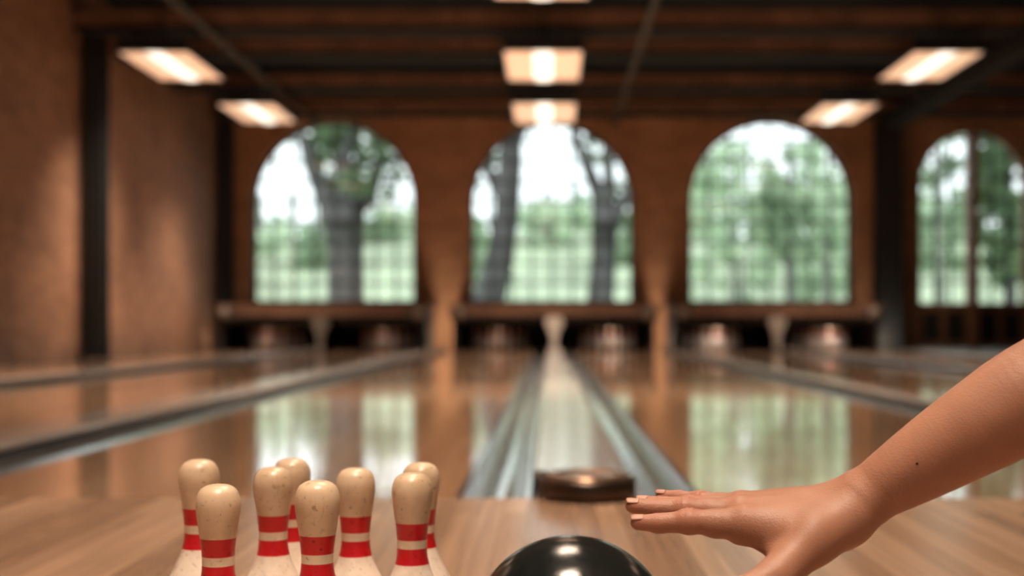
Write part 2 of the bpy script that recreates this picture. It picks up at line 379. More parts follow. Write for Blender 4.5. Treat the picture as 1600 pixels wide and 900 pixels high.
# arched glazed double door in the right bay
cx, hw, zb, sp = OPEN[3]
root = empty('door_1', (cx, YB + 0.2, 0)); tag(root, 'arched brown wooden double door with glazing above dark panels', kind='structure'); inv = (-cx, -(YB + 0.2), 0)
f = MB(); arch_ring(f, cx, hw, 0, sp, 0.07, YB + 0.1, YB + 0.3); f.build('door_frame', M['door_wood'], root, inv)
MB().box(cx - 0.075, cx + 0.075, YB - 0.04, YB + 0.3, 0, sp + hw - 0.05).build('door_post', M['door_wood'], root, inv)
for s in (-1, 1):
    xa, xb = (cx - hw + 0.07, cx - 0.07) if s < 0 else (cx + 0.07, cx + hw - 0.07)
    d = MB()
    d.box(xa, xa + 0.06, YB + 0.14, YB + 0.24, 0.0, 0.8); d.box(xb - 0.06, xb, YB + 0.14, YB + 0.24, 0.0, 0.8)
    d.box(xa + 0.06, xb - 0.06, YB + 0.14, YB + 0.24, 0.64, 0.80); d.box(xa + 0.06, xb - 0.06, YB + 0.14, YB + 0.24, 0.0, 0.12)
    xm = (xa + xb) / 2; d.box(xm - 0.05, xm + 0.05, YB + 0.14, YB + 0.24, 0.12, 0.64)
    dl = d.build('door_leaf', M['door_wood'], root, inv)
    MB().box(xa + 0.06, xm - 0.05, YB + 0.17, YB + 0.21, 0.12, 0.64).box(xm + 0.05, xb - 0.06, YB + 0.17, YB + 0.21, 0.12, 0.64).build('door_panel', M['door_panel'], dl)
    g = MB()
    for i in range(1, 3):
        x = xa + (xb - xa) * i / 3; g.box(x - 0.02, x + 0.02, YB + 0.17, YB + 0.21, 0.8, chord(cx, hw - 0.05, sp, x))
    z = 0.8 + 0.36
    while z < sp + hw - 0.15:
        h_ = hw if z < sp else math.sqrt(max(hw * hw - (z - sp) ** 2, 0)); e = cx + s * (h_ - 0.05)
        g.box(min(e, cx + s * 0.07), max(e, cx + s * 0.07), YB + 0.17, YB + 0.21, z - 0.018, z + 0.018); z += 0.36
    g.build('muntin_grid', M['frame'], dl)
    pts = [(cx + s * 0.07, 0.8), (cx + s * (hw - 0.06), 0.8)] + [(cx + s * (hw - 0.06) * math.cos(PI / 2 * i / 14), sp + (hw - 0.06) * math.sin(PI / 2 * i / 14)) for i in range(14)]
    pts.append((cx + s * 0.07, chord(cx, hw - 0.06, sp, cx + s * 0.07)))
    if s > 0: pts.reverse()
    MB().prism_y(pts, YB + 0.187, YB + 0.193).build('door_glass', M['glass'], dl)

# steel columns, beams and pipes
def column(x, y, wd, dp, label, ZC=3.94):
    root = empty('steel_column', (x, y, 0)); tag(root, label, 'column', kind='thing')
    MB().box(-wd / 2, wd / 2, -dp / 2, -dp / 2 + 0.025, 0.012, ZC).box(-wd / 2, wd / 2, dp / 2 - 0.025, dp / 2, 0.012, ZC).box(-0.02, 0.02, -dp / 2 + 0.02, dp / 2 - 0.02, 0.012, ZC).build('shaft', M['dark_metal'], root)
    MB().box(-wd / 2 - 0.04, wd / 2 + 0.04, -dp / 2 - 0.04, dp / 2 + 0.04, 0.0, 0.02).build('base_plate', M['dark_metal'], root)
    return root
column(XL + 0.17, 16.3, 0.25, 0.24, 'tall black steel column against the left brick wall')
column(XL + 0.155, 22.9, 0.22, 0.28, 'dark steel column in the corner left of the left arched window')
column(5.78, 22.75, 0.40, 0.4, 'dark steel column between the right arched window and the glazed door', 3.715)

for i, (y, lab) in enumerate([(22.3, None), (19.95, None), (17.45, None), (15.95, None), (13.4, None), (11.0, None), (8.2, None), (5.2, None), (2.0, None), (-1.5, None)]):
    root = empty('ceiling_beam_%d' % (i + 1), (0, y, 3.95)); tag(root, kind='structure')
    MB().box(XL, XR, 0.0, 0.2, 0.035, 0.21 if y > 17 else 0.235).build('timber_face', M['beam'], root)
    MB().box(XL, XR, -0.03, 0.44, 0.0, 0.034).box(XL, XR, -0.03, 0.30, 0.236, 0.26).build('steel_flange', M['beam_dark'], root)
o = MB().box(5.62, 5.92, YF, YB, 3.72, 3.945).build('ceiling_beam_long', M['beam_dark']); tag(o, kind='structure')
for x, lab in ((-4.05, 'thin steel pipe running down the ceiling over the left lanes'), (1.13, 'thin steel pipe running down the ceiling right of the middle lamps')):
    r = empty('ceiling_pipe', (x, 0, 3.9)); tag(r, lab, 'pipe')
    MB().tube([(0, y, 0) for y in (YF + 0.02, 0, 10, YB - 0.02)], 0.04, 12).build('conduit', M['pipe'], r)
    for y in (4.0, 9.0, 14.8, 18.6, 21.2):
        MB().box(-0.012, 0.012, y - 0.02, y + 0.02, 0.035, ZC - 3.9).build('bracket', M['dark_metal'], r)

# ------------------------------------------------------------------ ceiling lamps
LAMP_Z = 3.6
def make_lamp(wd, ln):
    root = empty('ceiling_lamp', (0, 0, LAMP_Z))
    h = MB()       # housing: trough with sloped sides open at the bottom
    a, b = wd / 2, ln / 2
    for s in (-1, 1):
        h.prism_y([(s * a, 0), (s * (a - 0.02), 0), (s * (a - 0.16), 0.13), (s * (a - 0.14), 0.15)], -b, b)
        h.box(-a + 0.01, a - 0.01, s * b - 0.01, s * b + 0.01, 0.0, 0.15)
    h.box(-a + 0.14, a - 0.14, -b, b, 0.13, 0.15)
    h.build('housing', M['dark_metal'], root)
    MB().box(-a + 0.02, a - 0.02, -b + 0.015, b - 0.015, 0.004, 0.016).build('diffuser', M['diffuser'], root)
    t = MB(); t.prism_y([(0.118 * wd * math.cos(PI + PI * i / 10), 0.004 + 0.018 * math.sin(PI + PI * i / 10)) for i in range(11)], -b + 0.03, b - 0.03)
    t.build('tube_cover', M['tube'], root)
    for s in (-1, 1): MB().tube([(0, s * b * 0.6, 0.15), (0, s * b * 0.6, ZC - LAMP_Z)], 0.012, 8).build('hanging_rod', M['dark_metal'], root)
    ld = bpy.data.lights.new('lamp_light', 'AREA'); ld.shape = 'RECTANGLE'; ld.size = wd * 0.8; ld.size_y = ln * 0.9
    ld.color = (1.0, 0.79, 0.60); ld.energy = 60; ld.spread = math.radians(94)
    lo = bpy.data.objects.new('lamp_light', ld); COL.objects.link(lo); lo.parent = root; lo.location = (0, 0, -0.06)
    ud = bpy.data.lights.new('beam_fill_light', 'AREA'); ud.shape = 'RECTANGLE'; ud.size = wd * 0.6; ud.size_y = ln * 0.8  # added upward light that brightens the beams; the housing is closed on top
    ud.color = (1.0, 0.70, 0.45); ud.energy = 0.5; ud.spread = math.radians(170)
    uo = bpy.data.objects.new('beam_fill_light', ud); COL.objects.link(uo); uo.parent = root; uo.location = (0, 0, 0.17); uo.rotation_euler = (PI, 0, 0)
    return root
wide, narrow = make_lamp(0.95, 1.85), make_lamp(0.85, 1.75)
rows = [(20.1, 16.45, 12.1, 8.0, 4.1, 0.3, -3.4)]
first = {0: True, 1: True}
LP = []
for Y, lab in ((20.1, 'warm lit rectangular lamp nearest the windows, in the middle row'), (16.45, 'warm lit rectangular lamp in the middle row, second from the windows'), (12.1, 'warm lit rectangular lamp in the middle row, cut by the top of the photo')):
    LP.append((-0.08, Y, wide, lab))
for X0, X1, side in ((-4.4, -4.65, 'left'), (4.36, 4.68, 'right')):
    LP.append((X0, 20.1, narrow, 'smaller, farther of the two slanting lit lamps on the %s side' % side))
    LP.append((X1, 16.45, narrow, 'larger, nearer of the two slanting lit lamps on the %s side' % side))
for Y in (8.0, 4.1, 0.4, -3.4):
    LP.append((-0.08, Y, wide, 'warm lit rectangular lamp hanging over the approach floor'))
for X in (-4.5, 4.5):
    for Y in (11.0, 7.0, 3.0, -1.2): LP.append((X, Y, narrow, 'warm lit rectangular lamp beside the walls above the approach'))
used = set()
for X, Y, src, lab in LP:
    o = copy_tree(src, (X, Y, LAMP_Z)) if src in used else src
    used.add(src); o.location = (X, Y, LAMP_Z)
    tag(o, lab, 'lamp', 'hanging ceiling lamps')
LIGHTS = [o for o in bpy.data.objects if o.type == 'LIGHT']

# ------------------------------------------------------------------ lanes, gutters, dividers
LANES = [(-5.22, -3.98), (-3.36, -2.08), (-1.46, -0.22), (0.36, 1.60), (2.10, 3.36), (3.92, 5.20)]
LN = ['farthest left lane, along the brick wall', 'second lane left of the central divider', 'lane just left of the central divider',
      'lane just right of the central divider', 'second lane right of the central divider', 'farthest right lane, partly behind the arm']
GN = ['farthest left lane', 'second lane left of the central divider', 'lane just left of the central divider', 'lane just right of the central divider', 'second lane right of the central divider', 'farthest right lane']
LEND = 22.85
for (x0, x1), nm in zip(LANES, LN):
    o = MB().box(x0, x1, FOUL, LEND, -0.12, 0.0).build('bowling_lane', M['lane'])
    tag(o, 'polished orange wood boards of the ' + nm, 'lane', 'polished bowling lanes', 'thing')
GEND = 21.2
def gutter(xa, xb, label):
    n = 12; c = (xa + xb) / 2; r = (xb - xa) / 2
    prof = [(xa, -0.004), (xa + 0.012, -0.004)]
    for i in range(n + 1):
        t = PI * i / n; prof.append((c - (r - 0.012) * math.cos(t), -0.006 - 0.088 * math.sin(t)))
    prof += [(xb - 0.012, -0.004), (xb, -0.004), (xb, -0.119), (xa, -0.119)]
    g = MB(); g.prism_y([(x, z) for x, z in prof], FOUL, GEND)
    o = g.build('gutter', M['gutter']); tag(o, label, 'gutter', 'lane gutters')
def divider(xa, xb, label, start=0.0):
    root = empty('lane_divider', ((xa + xb) / 2, FOUL, -0.12)); tag(root, label, 'divider', 'raised lane dividers', 'thing')
    h = (xb - xa) / 2
    MB().box(-h, h, start, GEND - FOUL, 0.0, 0.145).box(-h, h, 0.0, start + 0.001, 0.0, 0.119).build('side_strip', M['cap_side'], root)
    pr = [(-h, 0.145), (h, 0.145), (h, 0.156)] + [(h - 0.012 + 0.012 * math.cos(t), 0.156 + 0.010 * math.sin(t)) for t in (0.5, 1.0, 1.57)] + [(-h + 0.012 - 0.012 * math.cos(t), 0.156 + 0.010 * math.sin(t)) for t in (1.57, 1.0, 0.5)] + [(-h, 0.156)]
    MB().prism_y(list(reversed(pr)), start, GEND - FOUL).build('top_cap', M['cap'], root)
E = 0.002
gaps = [(-3.98, -3.36, 'grey raised divider second left of the central one'), (-2.08, -1.46, 'grey raised divider first left of the central one, crossing the left edge'),
        (-0.22, 0.36, 'central grey raised divider with the bronze cap at its near end'), (1.60, 2.10, 'grey raised divider first right of the central one, going behind the arm'),
        (3.36, 3.92, 'grey raised divider second right of the central one')]
for k, (a, b, lab) in enumerate(gaps):
    gw = 0.18 if k == 2 else 0.19
    if k == 2: gw = 0.175
    gutter(a + E, a + gw, 'grey metal gutter on the right edge of the ' + GN[k])
    divider(a + gw + E, b - gw - E, lab, 0.165 if k == 2 else 0.0)
    gutter(b - gw, b - E, 'grey metal gutter on the left edge of the ' + GN[k + 1])
gutter(XL + 0.26, -5.22 - E, 'grey metal gutter on the left edge of the farthest left lane, by the wall')
gutter(5.20 + E, 5.345, 'grey metal gutter on the right edge of the farthest right lane')

# the low bronze drum that ends the central divider at the foul line
root = empty('divider_end_cap', ((917.5 - CX) * 3.10 / F, 3.115, 0)); tag(root, 'low round dark bronze drum at the near end of the central divider', 'end cap')
R_ = 0.115
MB().lathe([(R_ - 0.004, 0.0), (R_, 0.004), (R_, 0.040), (R_ - 0.004, 0.046), (R_ - 0.010, 0.048)], 64, sy=1.15).build('drum', M['bronze'], root)
MB().lathe([(R_ - 0.012, 0.0481), (R_ - 0.018, 0.054), (R_ - 0.034, 0.0565), (R_ - 0.040, 0.0540), (R_ - 0.044, 0.0515), (0.03, 0.0518), (0.0015, 0.052)], 64, sy=1.15).build('lid', M['bronze_sheen'], root)

# ------------------------------------------------------------------ pins
PROF = [(0.0195, 0.0), (0.0208, 0.002), (0.0238, 0.012), (0.0308, 0.035), (0.0375, 0.058), (0.0402, 0.076), (0.0390, 0.094), (0.0345, 0.113),
        (0.0268, 0.130), (0.0200, 0.145), (0.0166, 0.157), (0.0154, 0.168), (0.0157, 0.180), (0.0173, 0.195), (0.0194, 0.209), (0.0211, 0.222), (0.0209, 0.232), (0.0176, 0.241), (0.0105, 0.2458), (0.0014, 0.247)]
pp = spline([(r, z) for r, z in PROF], 5)
pin = MB().lathe([(max(r, 0.0006), z) for r, z in pp], 56).build('bowling_pin', M['pin'])
# (head centre px, head top px, scale, label)
PINS = [(341.0, 757, 1.0, 'worn white pin with red neck stripes, front left, nearest of the group'),
        (311.0, 718, 1.027, 'worn white pin standing behind and left of the front left pin'),
        (427.0, 730, 1.0, 'worn white pin with dark scratches on its head, third from left'),
        (456.0, 716.5, 1.0, 'worn white pin half hidden behind the scratched pin'),
        (496.0, 751, 1.015, 'worn white pin in the front middle of the group, low and close'),
        (555.5, 731, 1.0, 'worn white pin standing just right of the front middle pin'),
        (644.0, 739, 1.0, 'worn white pin at the right end of the group, in front'),
        (657.5, 723, 1.0, 'worn white pin half hidden behind the right end pin')]
for i, (px, py, s, lab) in enumerate(PINS):
    Y = F * (H - 0.2465 * s) / (py - CY)
    o = pin if i == 0 else pin.copy()
    if i: COL.objects.link(o)
    o.location = ((px - CX) * Y / F, Y, 0); o.scale = (s, s, s); o.rotation_euler = (0, 0, 0.7 + 1.9 * i)
    tag(o, lab, 'bowling pin', 'worn pins standing on the approach')

# pins on the far decks
k = 0
DN = ['farthest left lane', 'second lane left of centre', 'lane just left of centre', 'lane just right of centre',
      'second lane right of centre', 'farthest right lane']
for (x0, x1), dn in zip(LANES, DN):
    c = (x0 + x1) / 2
    for r in range(4):
        for j in range(r + 1):
            o = pin.copy(); COL.objects.link(o); o.location = (c + (j - r / 2) * 0.27, 21.72 + r * 0.235, 0.0)
            o.scale = (1.5,) * 3; o.rotation_euler = (0, 0, random.random() * 6)
            tag(o, 'white pin standing in the dark pit ending the ' + dn, 'bowling pin', 'pins ending the ' + dn)

# ------------------------------------------------------------------ pin machines under the windows
def machine(xa, xb, ga, gb, label, post, la, lb):
    """xa..xb overall, ga..gb the gap between its two lanes"""
    root = empty('pin_machine', ((xa + xb) / 2, 21.4, -0.12)); tag(root, label, 'pinsetter', 'pin machines below the windows')
    ox, oy, oz = (xa + xb) / 2, 21.4, -0.12; inv = (-ox, -oy, -oz)
    P = lambda mb, n, m, par=root: mb.build(n, m, par, inv if par is root else (0, 0, 0))
    led = P(MB().box(xa - 0.06, xb + 0.06, 21.32, 23.04, 0.70, 0.745).box(xa + 0.24, xb - 0.24, 21.33, 21.38, 0.56, 0.70), 'ledge', M['ledge'])
    P(MB().box(xa + 0.05, xb - 0.05, 21.40, 21.48, 0.44, 0.698), 'header_board', M['black'])
    P(MB().box(xa + 0.02, xb - 0.02, 22.78, 23.0, 0.001, 0.698), 'back_curtain', M['black'])
    for s, x in ((0, xa), (1, xb - 0.06)):
        P(MB().box(x, x + 0.06, 21.36, 23.0, -0.119, 0.698), 'side_panel', M['black'])
    for x in (xa + 0.10, xb - 0.10):
        P(MB().rbox(x - 0.14, x + 0.14, 21.30, 21.40, 0.50, 0.69, 0.03), 'end_block', M['dark_metal'])
        kn = MB(); kn.lathe([(0.085, 0.0), (0.09, 0.01), (0.085, 0.035), (0.06, 0.055), (0.002, 0.062)], 28)
        kn.v = [(x + v[0], 21.30 - v[2], 0.60 + v[1]) for v in kn.v]
        P(kn, 'round_cap', M['knob'])
    c = (ga + gb) / 2
    P(MB().prism_y([(c - 0.06, -0.119), (c + 0.06, -0.119), (c + 0.06, 0.20), (c + 0.075, 0.30), (c + 0.13, 0.38), (c + 0.14, 0.50), (c + 0.10, 0.55), (c - 0.10, 0.55), (c - 0.14, 0.50), (c - 0.13, 0.38), (c - 0.075, 0.30), (c - 0.06, 0.20)][::-1], 21.26, 21.395), 'divider_post', post)
    for x, e in (((xa + ga) / 2, la), ((gb + xb) / 2, lb)):      # the lamp behind the header board that lights the pins
        pl = bpy.data.lights.new('pin_light', 'AREA'); pl.shape = 'RECTANGLE'; pl.size = 0.25; pl.size_y = 0.05; pl.energy = e * 1.2; pl.color = (1.0, 0.90, 0.82); pl.spread = math.radians(90)
        po = bpy.data.objects.new('pin_light', pl); COL.objects.link(po); po.parent = root; po.location = (x - ox, 21.50 - oy, 0.46 - oz); po.rotation_euler = (math.radians(42), 0, 0)
    P(MB().box(c - 0.03, c + 0.03, 21.5, 22.77, 0.0, 0.697), 'partition', M['black'])
machine(-5.31, -2.00, -3.98, -3.36, 'black double pin machine with brown ledge under the left arched window', M['post_dark'], 0.12, 0.12)
machine(-1.55, 1.68, -0.22, 0.36, 'black double pin machine with pale post under the middle arched window', M['post'], 0.15, 0.5)
machine(2.02, 5.29, 3.36, 3.92, 'black double pin machine with bright pins under the right arched window', M['post_grey'], 0.8, 0.8)

# ------------------------------------------------------------------ bowling ball
RB = 0.099
bm = bmesh.new(); bmesh.ops.create_uvsphere(bm, u_segments=96, v_segments=64, radius=RB)
# three finger holes on the far side, pushed into the ball
for v in bm.verts:
    d = v.co.normalized()
    for hd, hr in ((Vector((0.12, 0.86, 0.42)), 0.125), (Vector((-0.17, 0.86, 0.42)), 0.125), (Vector((-0.02, 0.96, -0.06)), 0.15)):
        a = d.angle(hd.normalized())
        if a < hr: v.co = v.co - hd.normalized() * 0.03 * min(1, (hr - a) / 0.03)
me = bpy.data.meshes.new('bowling_ball'); bm.to_mesh(me); bm.free()
for p in me.polygons: p.use_smooth = True
me.materials.append(M['ball'])
ball = bpy.data.objects.new('bowling_ball', me); COL.objects.link(ball)
YBALL = 1.278; ball.location = ((892.5 - CX) * YBALL / F, YBALL, RB)
tag(ball, 'glossy scuffed black bowling ball on the floor below the hand', 'bowling ball')

# ------------------------------------------------------------------ hand and arm: one continuous surface
def cone(P, a, b, ra, rb):
    a = np.array(a, float); b = np.array(b, float); ab = b - a
    t = np.clip(((P - a) @ ab) / (ab @ ab), 0, 1)
    q = P - a - t[:, None] * ab
    return np.sqrt((q * q).sum(1)) - (ra + (rb - ra) * t)
def smin(a, b, k):
    h = np.maximum(k - np.abs(a - b), 0) / k
    return np.minimum(a, b) - h * h * k * 0.25
def smax(a, b, k): return -smin(-a, -b, k)
def ell(P, c, axes, r):
    q = (P - np.array(c)) @ np.array(axes).T / np.array(r)
    n = np.sqrt((q * q).sum(1)); return (n - 1) * min(r)

FING = {  # joints MCP, PIP, DIP, tip as (px, py, depth) and radii
    'index':  ([(1165, 818, 1.122), (1077, 815.0, 1.128), (1030, 817.5, 1.131), (997, 816.5, 1.133)], (0.0118, 0.0100, 0.0083, 0.0066)),
    'middle': ([(1158, 801, 1.143), (1072, 796.0, 1.153), (1023, 794.5, 1.158), (989, 790.5, 1.160)], (0.0115, 0.0096, 0.0082, 0.0066)),
    'ring':   ([(1157, 794, 1.164), (1080, 791.0, 1.180), (1034, 789.0, 1.188), (1004, 785.5, 1.193)], (0.0108, 0.0088, 0.0076, 0.0062)),
    'little': ([(1158, 790, 1.184), (1095, 782.0, 1.202), (1060, 778.0, 1.211), (1034, 775.0, 1.217)], (0.0098, 0.0077, 0.0068, 0.0056)),
}
J = {k: [np.array(at(*p)) for p in v[0]] for k, v in FING.items()}
THUMB = [np.array(at(*p)) for p in ((1272, 840, 1.105), (1214, 900, 1.080), (1150, 930, 1.062), (1104, 950, 1.053))]
WR = np.array(at(1318, 803, 1.128)); TT = np.array((0.0, 0.94, 0.34)); TT /= np.linalg.norm(TT)
ARM = [(at(1322, 800, 1.127), 0.0196), (at(1350, 779, 1.124), 0.0218), (at(1400, 747, 1.118), 0.0272), (at(1450, 716, 1.112), 0.0318), (at(1500, 685, 1.106), 0.0356), (at(1550, 655, 1.10), 0.0388),
       (at(1600, 624, 1.095), 0.0412), (at(1690, 573, 1.085), 0.0425), (Vector((0.505, 1.04, 0.425)), 0.0430), (Vector((0.56, 0.95, 0.52)), 0.047), (Vector((0.62, 0.82, 0.655)), 0.052)]
ARMS = [((x, y, z), r) for x, y, z, r in spline([(*p, r) for p, r in ARM], 6)]
DORS = np.array((0.0, -0.34, 0.94)); DORS /= np.linalg.norm(DORS)

def body(P):
    # palm: metacarpal rays from the wrist, filled between
    d = None
    offs = {'index': -0.0165, 'middle': -0.0055, 'ring': 0.0055, 'little': 0.0150}
    for k in ('index', 'middle', 'ring', 'little'):
        a = WR + TT * offs[k] + np.array((-0.004, 0, 0)); m = J[k][0]
        c = cone(P, a, m, 0.0165, FING[k][1][0] + 0.0014)
        d = c if d is None else smin(d, c, 0.014)
        if k in ('index', 'middle', 'ring'):      # extensor tendon and knuckle
            d = smin(d, cone(P, a * 0.45 + m * 0.55 + DORS * 0.0105, m + DORS * 0.0092, 0.0020, 0.0028), 0.005)
        d = smin(d, np.sqrt(((P - (m + DORS * 0.0012)) ** 2).sum(1)) - FING[k][1][0], 0.006)
    # heel of the hand, thumb web
    d = smin(d, cone(P, WR + TT * 0.012 - DORS * 0.009, J['little'][0] * 0.6 + WR * 0.4 - DORS * 0.006, 0.014, 0.013), 0.014)
    # arm
    arm = None
    for (p, r), (q, s) in zip(ARMS[:-1], ARMS[1:]):
        c = cone(P, p, q, r, s); arm = c if arm is None else np.minimum(arm, c)
    for s in (-1, 1):                      # radius and ulna widen the wrist across
        arm = smin(arm, cone(P, WR + TT * (0.0080 * s), np.array(ARM[1][0]) + TT * (0.004 * s), 0.0170, 0.0225), 0.006)
    arm = smin(arm, np.sqrt(((P - np.array(at(1322, 779, 1.147))) ** 2).sum(1)) - 0.0085, 0.012)   # ulna head
    d = smin(d, arm, 0.018)
    # thumb with its thenar mass
    T = THUMB
    th = cone(P, T[0], T[1], 0.0190, 0.0150)
    th = smin(th, cone(P, np.array(at(1325, 812, 1.115)), T[0], 0.0185, 0.0195), 0.014)
    th = smin(th, cone(P, T[1], T[2], 0.0132, 0.0112), 0.008)
    th = smin(th, cone(P, T[2], T[3], 0.0112, 0.0082), 0.006)
    d = smin(d, th, 0.010)
    web = smin(cone(P, np.array(at(1222, 872, 1.098)), np.array(at(1198, 850, 1.114)), 0.0080, 0.0070), cone(P, np.array(at(1230, 835, 1.112)), np.array(at(1155, 833, 1.122)), 0.0150, 0.0085), 0.008)
    d = smin(d, web, 0.010)
    out = d
    fs = None
    for k in ('index', 'middle', 'ring', 'little'):
        j = J[k]; r = FING[k][1]
        f = cone(P, j[0], j[1], r[0], r[1] * 0.97)
        f = smin(f, cone(P, j[1], j[2], r[1] * 0.97, r[2]), 0.004)
        f = smin(f, cone(P, j[2], j[3], r[2], r[3]), 0.003)
        f = smin(f, np.sqrt(((P - j[1] - DORS * 0.0009) ** 2).sum(1)) - r[1] * 1.08, 0.005)        # middle knuckle
        f = smin(f, np.sqrt(((P - (j[0] * 0.5 + j[1] * 0.5) + DORS * 0.0022) ** 2).sum(1)) - r[1] * 1.0, 0.010)   # pad
        ax = (j[1] - j[0]); ax /= np.linalg.norm(ax)
        up = np.clip(((P - j[1]) @ DORS) / r[1], 0, 1)
        s = (P - j[1]) @ ax
        for o_, w_, a_ in ((-0.0042, 0.0013, 0.0008), (0.0, 0.0014, 0.0011), (0.0042, 0.0013, 0.0008)):
            f = f + a_ * up * np.exp(-((s - o_) / w_) ** 2) * (np.abs(f) < 0.006)
        ax2 = (j[3] - j[2]); ax2 /= np.linalg.norm(ax2); s2 = (P - j[2]) @ ax2; up2 = np.clip(((P - j[2]) @ DORS) / r[2], 0, 1)
        for o_ in (-0.0012, 0.0012):
            f = f + 0.0004 * up2 * np.exp(-((s2 - o_) / 0.0008) ** 2) * (np.abs(f) < 0.006)
        g = smin(d, f, 0.0075)
        out = g if fs is None else smin(out, g, 0.0016)
        fs = 1
    return out

def surface_nets(fn, lo, hi, h, block=8):
    lo = np.array(lo); n = (np.ceil((np.array(hi) - lo) / h / block).astype(int)) * block + 1
    ax = [lo[i] + h * np.arange(n[i]) for i in range(3)]
    D = np.ones(n, np.float32)
    nb = (n - 1) // block
    bi = np.stack(np.meshgrid(*[np.arange(k) for k in nb], indexing='ij'), -1).reshape(-1, 3)
    cc = lo + (bi + 0.5) * block * h
    dc = fn(cc)
    D[:-1, :-1, :-1] = np.repeat(np.repeat(np.repeat(dc.reshape(nb).astype(np.float32), block, 0), block, 1), block, 2)
    near = bi[np.abs(dc) < block * h * 1.15 + 0.004]
    g = np.stack(np.meshgrid(*[np.arange(block + 1)] * 3, indexing='ij'), -1).reshape(-1, 3)
    for s in range(0, len(near), 400):
        idx = (near[s:s + 400, None, :] * block + g[None]).reshape(-1, 3)
        D[idx[:, 0], idx[:, 1], idx[:, 2]] = fn(lo + idx * h)
    S = D < 0
    c8 = [(a, b, c) for a in (0, 1) for b in (0, 1) for c in (0, 1)]
    cnt = sum(S[a:n[0] - 1 + a, b:n[1] - 1 + b, c:n[2] - 1 + c].astype(np.int8) for a, b, c in c8)
    act = np.argwhere((cnt > 0) & (cnt < 8))
    vid = -np.ones(n - 1, np.int64); vid[act[:, 0], act[:, 1], act[:, 2]] = np.arange(len(act))
    val = {c: D[act[:, 0] + c[0], act[:, 1] + c[1], act[:, 2] + c[2]] for c in c8}
    acc = np.zeros((len(act), 3)); num = np.zeros(len(act))
    for a in c8:
        for i in range(3):
            if a[i]: continue
            b = list(a); b[i] = 1; b = tuple(b)
            va, vb = val[a], val[b]; m = (va < 0) != (vb < 0)
            t = np.where(m, va / np.where(m, va - vb, 1), 0)
            p = np.array(a, float)[None] + np.zeros((len(act), 3)); p[:, i] = t
            acc += p * m[:, None]; num += m
    V = lo + (act + acc / num[:, None]) * h
    faces = []
    for i in range(3):
        u, v = (i + 1) % 3, (i + 2) % 3
        sl0 = [slice(None)] * 3; sl1 = [slice(None)] * 3; sl0[i] = slice(0, -1); sl1[i] = slice(1, None)
        e = np.argwhere(S[tuple(sl0)] != S[tuple(sl1)])
        e = e[(e[:, u] > 0) & (e[:, v] > 0) & (e[:, u] < n[u] - 1) & (e[:, v] < n[v] - 1)]
        q = []
        for du, dv in ((1, 1), (0, 1), (0, 0), (1, 0)):
            w_ = e.copy(); w_[:, u] -= du; w_[:, v] -= dv; q.append(vid[w_[:, 0], w_[:, 1], w_[:, 2]])
        q = np.stack(q, 1); ins = S[e[:, 0], e[:, 1], e[:, 2]]
        q[~ins] = q[~ins][:, ::-1]; faces.append(q)
    return V, np.concatenate(faces)

V, Q = surface_nets(body, (0.055, 0.72, 0.09), (0.70, 1.25, 0.74), 0.0015)
me = bpy.data.meshes.new('person'); me.from_pydata(V.tolist(), [], Q.tolist()); me.update()
me.polygons.foreach_set('use_smooth', [True] * len(me.polygons)); me.materials.append(M['skin'])
fl = np.zeros(len(V))
for k in FING:
    for q, w_ in ((J[k][0], 0.5), (J[k][1], 0.9), (J[k][2], 0.5), (J[k][3], 0.8)): fl = np.maximum(fl, w_ * np.exp(-((V - q - DORS * 0.006) ** 2).sum(1) / 0.009 ** 2))
at_ = me.attributes.new('flush', 'FLOAT', 'POINT'); at_.data.foreach_set('value', fl.astype(np.float32))
person = bpy.data.objects.new('person', me); COL.objects.link(person)
tag(person, 'bare right arm reaching in from the right, open hand palm down above the black ball', 'person')

def nail(tip, prev, r, up, wfac=0.80, name='fingernail'):
    """a thin curved plate on the back of a fingertip"""
    ax = Vector(tip - prev).normalized(); up = Vector(up); up = (up - ax * up.dot(ax)).normalized(); sd = ax.cross(up)
    nu, nv = 9, 9; vs = []; fs = []
    ln = r * 1.75
    for top in (1, 0):
        for i in range(nu):
            for j in range(nv):
                u = i / (nu - 1); a = (j / (nv - 1) - 0.5) * 2
                e = 1 - 0.18 * (abs(2 * u - 1) ** 4) - 0.10 * (1 - u)
                th = a * 1.02 * wfac * e
                rr = r * (1.10 - 0.06 * u if top else 0.95)
                s = (u - 0.62) * ln + r * 0.30 - 0.10 * r * a * a * (1 if u > 0.5 else -1)
                drop = r * 0.10 * max(0, (u - 0.55)) ** 2 * 4
                vs.append(Vector(tip) + ax * s + up * (rr * math.cos(th) - drop) + sd * (rr * math.sin(th)))
    B = nu * nv
    for i in range(nu - 1):
        for j in range(nv - 1):
            a = i * nv + j; fs.append((a, a + 1, a + nv + 1, a + nv)); fs.append((B + a, B + a + nv, B + a + nv + 1, B + a + 1))
    for i in range(nu - 1):
        for j in (0, nv - 1): a = i * nv + j; fs.append((a, a + nv, B + a + nv, B + a))
    for j in range(nv - 1):
        for i in (0, nu - 1): a = i * nv + j; fs.append((a, a + 1, B + a + 1, B + a))
    MB().add(vs, fs, True).build(name, M['nail'], person)
for k in FING: nail(J[k][3], J[k][2], FING[k][1][3], DORS)
nail(THUMB[3], THUMB[2], 0.0082, (-0.5, -0.75, 0.45), name='thumbnail')
